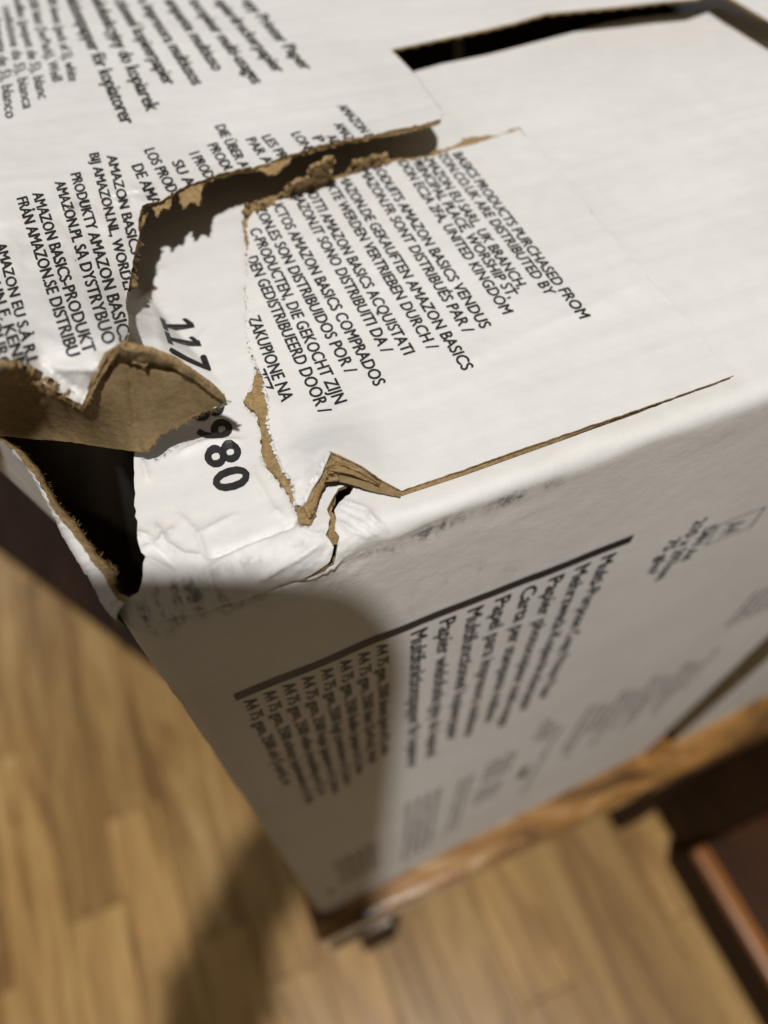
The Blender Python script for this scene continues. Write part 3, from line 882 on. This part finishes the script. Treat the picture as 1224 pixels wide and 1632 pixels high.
# curled corner of the tab: brown underside
curl = [(517, 739), (527, 731), (545, 733), (577, 747), (608, 768), (627, 780), (641, 784), (638, 793), (604, 786), (582, 780), (560, 772), (541, 768), (524, 769), (511, 778), (509, 764)]
hc = tps([(517, 739, 4.2), (527, 731, 4.8), (545, 733, 4.4), (577, 747, 3.3), (608, 768, 1.9), (641, 784, .9), (638, 793, .6), (604, 786, .7), (582, 780, .9), (560, 772, 1.3), (541, 768, 1.6), (524, 769, 1.7), (511, 778, 1.5), (509, 764, 2.4)])
c_ = pxsheet('curled_corner', rough(curl, 3, .9, closed=True, seed=5, freq=.2), hc, [KRAFT, KTORN, KRAFT], tab, 3.0, .0005, dz=0, wr=.0002)
strip('torn_liner', [(520, 745), (545, 741), (577, 752), (606, 771)], rough([(522, 756), (545, 752), (556, 757), (575, 758), (604, 775)], 2.5, 1.2, seed=3, freq=.2), hc, tab, dz=.0006, t=.0003, wr=.0003, mat=KTORN)
strip('torn_liner', [(518, 741), (530, 735), (548, 737), (578, 750), (604, 768)], rough([(519, 746), (531, 741), (548, 742), (577, 754), (604, 771)], 2, .8, seed=31, freq=.3), hc, tab, dz=.0010, t=.0003, wr=.0002, mat=KTORN)
strip('torn_liner', [(510, 768), (516, 757), (524, 760), (540, 760)], rough([(511, 776), (519, 768), (528, 767), (541, 766)], 2, 1.2, seed=33, freq=.3), hc, tab, dz=.0008, t=.0004, wr=.0004, mat=KTORN)
strip('torn_liner', [(482, 806), (490, 800), (498, 780), (508, 764)], rough([(492, 826), (499, 812), (503, 796), (509, 779)], 2, 1.5, seed=35, freq=.3), lambda a, b: h3(a, b) * .5 + .0012, tab, dz=.0, t=.0004, wr=.0004, mat=KTORN)
strip('torn_paper', [(488, 800), (496, 780), (512, 757), (518, 742), (527, 722)], rough([(484, 790), (490, 772), (502, 756), (510, 742), (524, 719)], 2, 1.6, seed=37, freq=.3), h3, tab, dz=.0003, t=.00015, wr=.0004, mat=WHITE, flip=False)
# torn brown tongue below the tear and crumbs along the crack
def hs1(px, py):
    return np.full(np.shape(px), .0006)
pxsheet('torn_core', rough([(512, 784), (527, 782), (534, 792), (530, 803), (529, 815), (536, 828), (538, 845), (548, 853), (541, 868), (528, 868), (514, 856), (514, 838), (516, 815), (514, 800)], 2, 1.6, closed=True, seed=6, freq=.2),
        lambda a, b: -.0011 + .0005 * np.array([noise.fractal((u * .14, v * .14, 1.0), .8, 2, 4) for u, v in zip(a, b)]), [KTORN] * 3, front, 2.0, .0005)

# ------------------------------------------------------------------ left wall, bulged out and torn along the top
Lin = [(206, 952), (191, 949), (184, 930), (184, 909), (176, 901), (154, 879), (136, 853), (121, 831), (99, 809), (81, 779), (68, 754), (40, 721), (7, 699), (-40, 668), (-110, 635)]
Lmid = [(200, 960), (187, 956), (173, 934), (166, 916), (151, 901), (136, 879), (118, 853), (99, 831), (85, 813), (70, 783), (55, 757), (22, 717), (-4, 699), (-45, 672), (-115, 640)]
Lout = [(184, 990), (170, 975), (154, 946), (138, 916), (128, 903), (112, 876), (99, 853), (85, 824), (71, 796), (55, 768), (40, 743), (16, 719), (-8, 701), (-48, 676), (-118, 645)]
def dens(pl, k=6):
    o = []
    for a, b in zip(pl, pl[1:]):
        o += [tuple(np.array(a) * (1 - q / k) + np.array(b) * q / k) for q in range(k)]
    return np.array(o + [pl[-1]], float)
I_, Mi, O_ = dens(Lin), dens(Lmid), dens(Lout)
nI = len(I_)
jit = lambda i, sd, a: a * noise.fractal((i * .33 + sd, sd, 0), .7, 2, 4)
I_ += np.array([[jit(i, 2, 3.2), jit(i, 3, 2.2)] for i in range(nI)])
Mi += np.array([[jit(i, 7, 2.6), jit(i, 8, 2.0)] for i in range(nI)])
pI = top(I_[:, 0], I_[:, 1], -.0012); pM = top(Mi[:, 0], Mi[:, 1], .0003 + .0003 * np.array([jit(i, 11, 1) for i in range(nI)])); pO = top(O_[:, 0], O_[:, 1], -.0016)
def add_pts(P, dx, dz):
    return np.vstack([P, [(-.011 + dx, .10, dz), (-.009 + dx, .17, dz), (-.006 + dx, .266, dz)]])
pI, pM, pO = add_pts(pI, .004, -.001), add_pts(pM, .001, .0003), add_pts(pO, 0, -.0016)
nI = len(pI)
zc = .012 + .105 * np.clip((pO[:, 1] - .006) / .02, 0, 1)
def down(P, z):
    f = np.clip(-z / zc, 0, 1)
    return np.stack([P[:, 0] - pO[:, 0] + pO[:, 0] * (1 - f) + .0006 * f, P[:, 1] + .002 * f * (P[:, 1] < .016), np.full(len(P), z)], -1)
rowsO = [pM, pM * .45 + pO * .55 + (0, 0, .0005), pO] + [down(pO, z) for z in (-.004, -.008, -.014, -.025, -.04, -.06, -.12, -.2, -H)]
wr_ = np.array([[jit(i * .8, 30 + k, .0004) for i in range(nI)] for k in range(len(rowsO))])
for k in (1, 2):
    rowsO[k] = rowsO[k] + np.stack([wr_[k] * .6, wr_[k] * 0, wr_[k]], -1)
rowsI = [pM - (0, 0, .0001), pM * .5 + pI * .5 + (0, 0, .0002), pI, pI - (.0004, 0, .0016), down(pO, -.0055) + (.0008, 0, 0)]
def rows_mesh(name, rows, mat, parent, flip):
    V = np.vstack(rows); n = len(rows[0]); F = []
    for r in range(len(rows) - 1):
        for i in range(n - 1):
            f = [r * n + i, r * n + i + 1, (r + 1) * n + i + 1, (r + 1) * n + i]
            F.append(f[::-1] if flip else f)
    return mesh_obj(name, V, F, [mat], parent)
lw = rows_mesh('side_wall', rowsO, WHITE_S, carton, True)
lw['label'] = 'bulged left side wall torn along its top edge'
rows_mesh('torn_core', rowsI, KTORN, lw, False)
rows_mesh('inner_liner', [down(pO, z) + (.0008, 0, 0) for z in (-.0055, -.014, -.025, -.04, -.06, -.12, -.2, -H)], KRAFT, lw, False)

# closing walls out of sight
box_mesh('back_wall', (-.02, .264, ZT - H), (.334, .268, ZT - .0042), KRAFT, carton)
box_mesh('side_wall', (.331, .006, ZT - H), (.334, .263, ZT - .0085), KRAFT, carton)
box_mesh('bottom', (.001, .02, ZT - H), (.33, .263, ZT - H + .004), KRAFT, carton)
box_mesh('side_flap', (.1665, .008, ZT - .0080), (.334, .260, ZT - .0050), WHITE, carton)
box_mesh('light_block_plate', (-.02, .136, ZT - .0040), (.165, .268, ZT - .0020), KRAFT, carton)  # unseen plate added to keep lamp light out of the carton

# loose paper fibres on torn edges
def fibres(path_px, hfun, parent, n, out, lmin=.0003, lmax=.0010, mat=None):
    V = []; F = []
    P = np.array(path_px, float)
    for _ in range(n):
        k = random.randrange(len(P) - 1); f = random.random()
        p = P[k] * (1 - f) + P[k + 1] * f
        h = float(hfun(np.array([p[0]]), np.array([p[1]]))[0])
        a = top(p[0], p[1], h)
        L = random.uniform(lmin, lmax)
        dv = np.array([out[0] + random.uniform(-.8, .8), out[1] + random.uniform(-.8, .8), random.uniform(-.4, .7)])
        dv = dv / np.linalg.norm(dv) * L
        w = np.cross(dv, (.3, .2, 1)); w = w / np.linalg.norm(w) * random.uniform(.000015, .000035)
        m_ = a + dv * .55 + np.array([random.uniform(-1, 1), random.uniform(-1, 1), random.uniform(-.5, 1)]) * L * .15
        o = len(V)
        V += [a - w, a + w, m_ + w * .7, m_ - w * .7, a + dv]
        F += [[o, o + 1, o + 2, o + 3], [o + 3, o + 2, o + 4]]
    ob = mesh_obj('paper_fibres', V, F, [mat or KTORN], parent, smooth=False)
    ob['kind'] = 'stuff'
fibres(Lin[:13], lambda a, b: np.full(np.shape(a), -.0008), lw, 90, (1, .2), .0002, .0007)
fibres(lower[:8], h5, brown, 110, (.3, -1))
fibres([(131, 652), (92, 632), (48, 610), (0, 606)], lambda a, b: h5(a, b) + .0008, brown, 60, (.1, -.6))
fibres(core_left[20:52], h3c, tab, 260, (-1, -.2), .0003, .0010)
fibres(tab_tear[24:40], h3, tab, 200, (-1, -.3), .0003, .0009, WHITE)
fibres(outer_e, lambda a, b: h2(a, b) - .0007, oflap, 120, (.1, -1))
fibres(edge_left, h2, oflap, 60, (1, 0), .0003, .0008)
fibres(tab_front[4:], lambda a, b: h3(a, b) - .0006, tab, 26, (.2, -1), .0004, .0011)

# ------------------------------------------------------------------ the photographer's phone behind the lens (it shades the front wall)
def rounded_slab(name, w0, w1, u0, u1, r, d0, d1, mat, parent):
    pts = []
    for cx, cy, a0 in ((w1 - r, u1 - r, 0), (w0 + r, u1 - r, 90), (w0 + r, u0 + r, 180), (w1 - r, u0 + r, 270)):
        for k in range(9):
            a = math.radians(a0 + k * 90 / 8)
            pts.append((cx + r * math.cos(a), cy + r * math.sin(a)))
    V = []
    for d in (d0, d1):
        for a, b in pts:
            V.append(CAM + M[:, 0] * a + M[:, 1] * b + M[:, 2] * d)
    n = len(pts)
    F = [list(range(n))[::-1], list(range(n, 2 * n))] + [[i, (i + 1) % n, n + (i + 1) % n, n + i] for i in range(n)]
    return mesh_obj(name, V, F, [mat], parent, smooth=False)
phone = thing('smartphone', 'black smartphone held above the carton, taking the picture', 'phone', CAM + Z3)
GLASS = plain('phone_black', (.02, .02, .022), .2)
rounded_slab('phone_body', -.069, .0090, -.136, .0150, .013, .006, .014, GLASS, phone)

def Pf(a, b, d):
    return CAM + Z3 + M[:, 0] * a + M[:, 1] * b + M[:, 2] * d
def skinned(name, chains, mat, parent):
    """connected joints grown into one surface with the Skin modifier; chains of (a, b, d, radius) in the phone frame, mm"""
    vs, es, rs, key = [], [], [], {}
    for ch in chains:
        prev = None
        for a, b, d, r in ch:
            k = (a, b, d)
            if k not in key:
                key[k] = len(vs); vs.append(Pf(a / 1e3, b / 1e3, d / 1e3)); rs.append(r / 1e3)
            if prev is not None:
                es.append((prev, key[k]))
            prev = key[k]
    me = bpy.data.meshes.new(name)
    me.from_pydata([tuple(v) for v in vs], es, [])
    o = link(name, me, parent, [mat])
    md = o.modifiers.new('skin', 'SKIN')
    for v, r in zip(me.skin_vertices[0].data, rs):
        v.radius = (r, r)
    me.skin_vertices[0].data[0].use_root = True
    md.use_smooth_shade = True
    o.modifiers.new('sub', 'SUBSURF').render_levels = 2
    return o
person = thing('person', 'left hand and dark sleeve of the person holding the phone', 'person', Pf(-.09, -.22, .03))
SKIN = plain('skin', (.45, .27, .19), .5)
SLEEVE = plain('dark_sleeve', (.05, .05, .06), .9)
W_ = (-98, -262, 52, 44); K_ = (-92, -212, 34, 45); KN = (-86, -182, 26, 36)
hand = [[W_, K_, KN]]
for i, (b0, L_) in enumerate(((-112, 44), (-129, 48), (-146, 44), (-162, 36))):
    hand.append([KN if i < 3 else K_, (-82, b0 - 12, 16, 9.5), (-79, b0, -2, 9), (-77 + L_ * .55, b0 + 3, -5, 8), (-77 + L_, b0 + 5, -3, 6.5)])
hand.append([KN, (-62, -150, 31, 12), (-50, -128, 27, 10), (-42, -108, 23, 8)])
skinned('hand', hand, SKIN, person)
skinned('sleeve', [[(-96, -250, 50, 56), (-96, -310, 62, 68), (-100, -390, 86, 74), (-110, -500, 120, 78)]], SLEEVE, person)
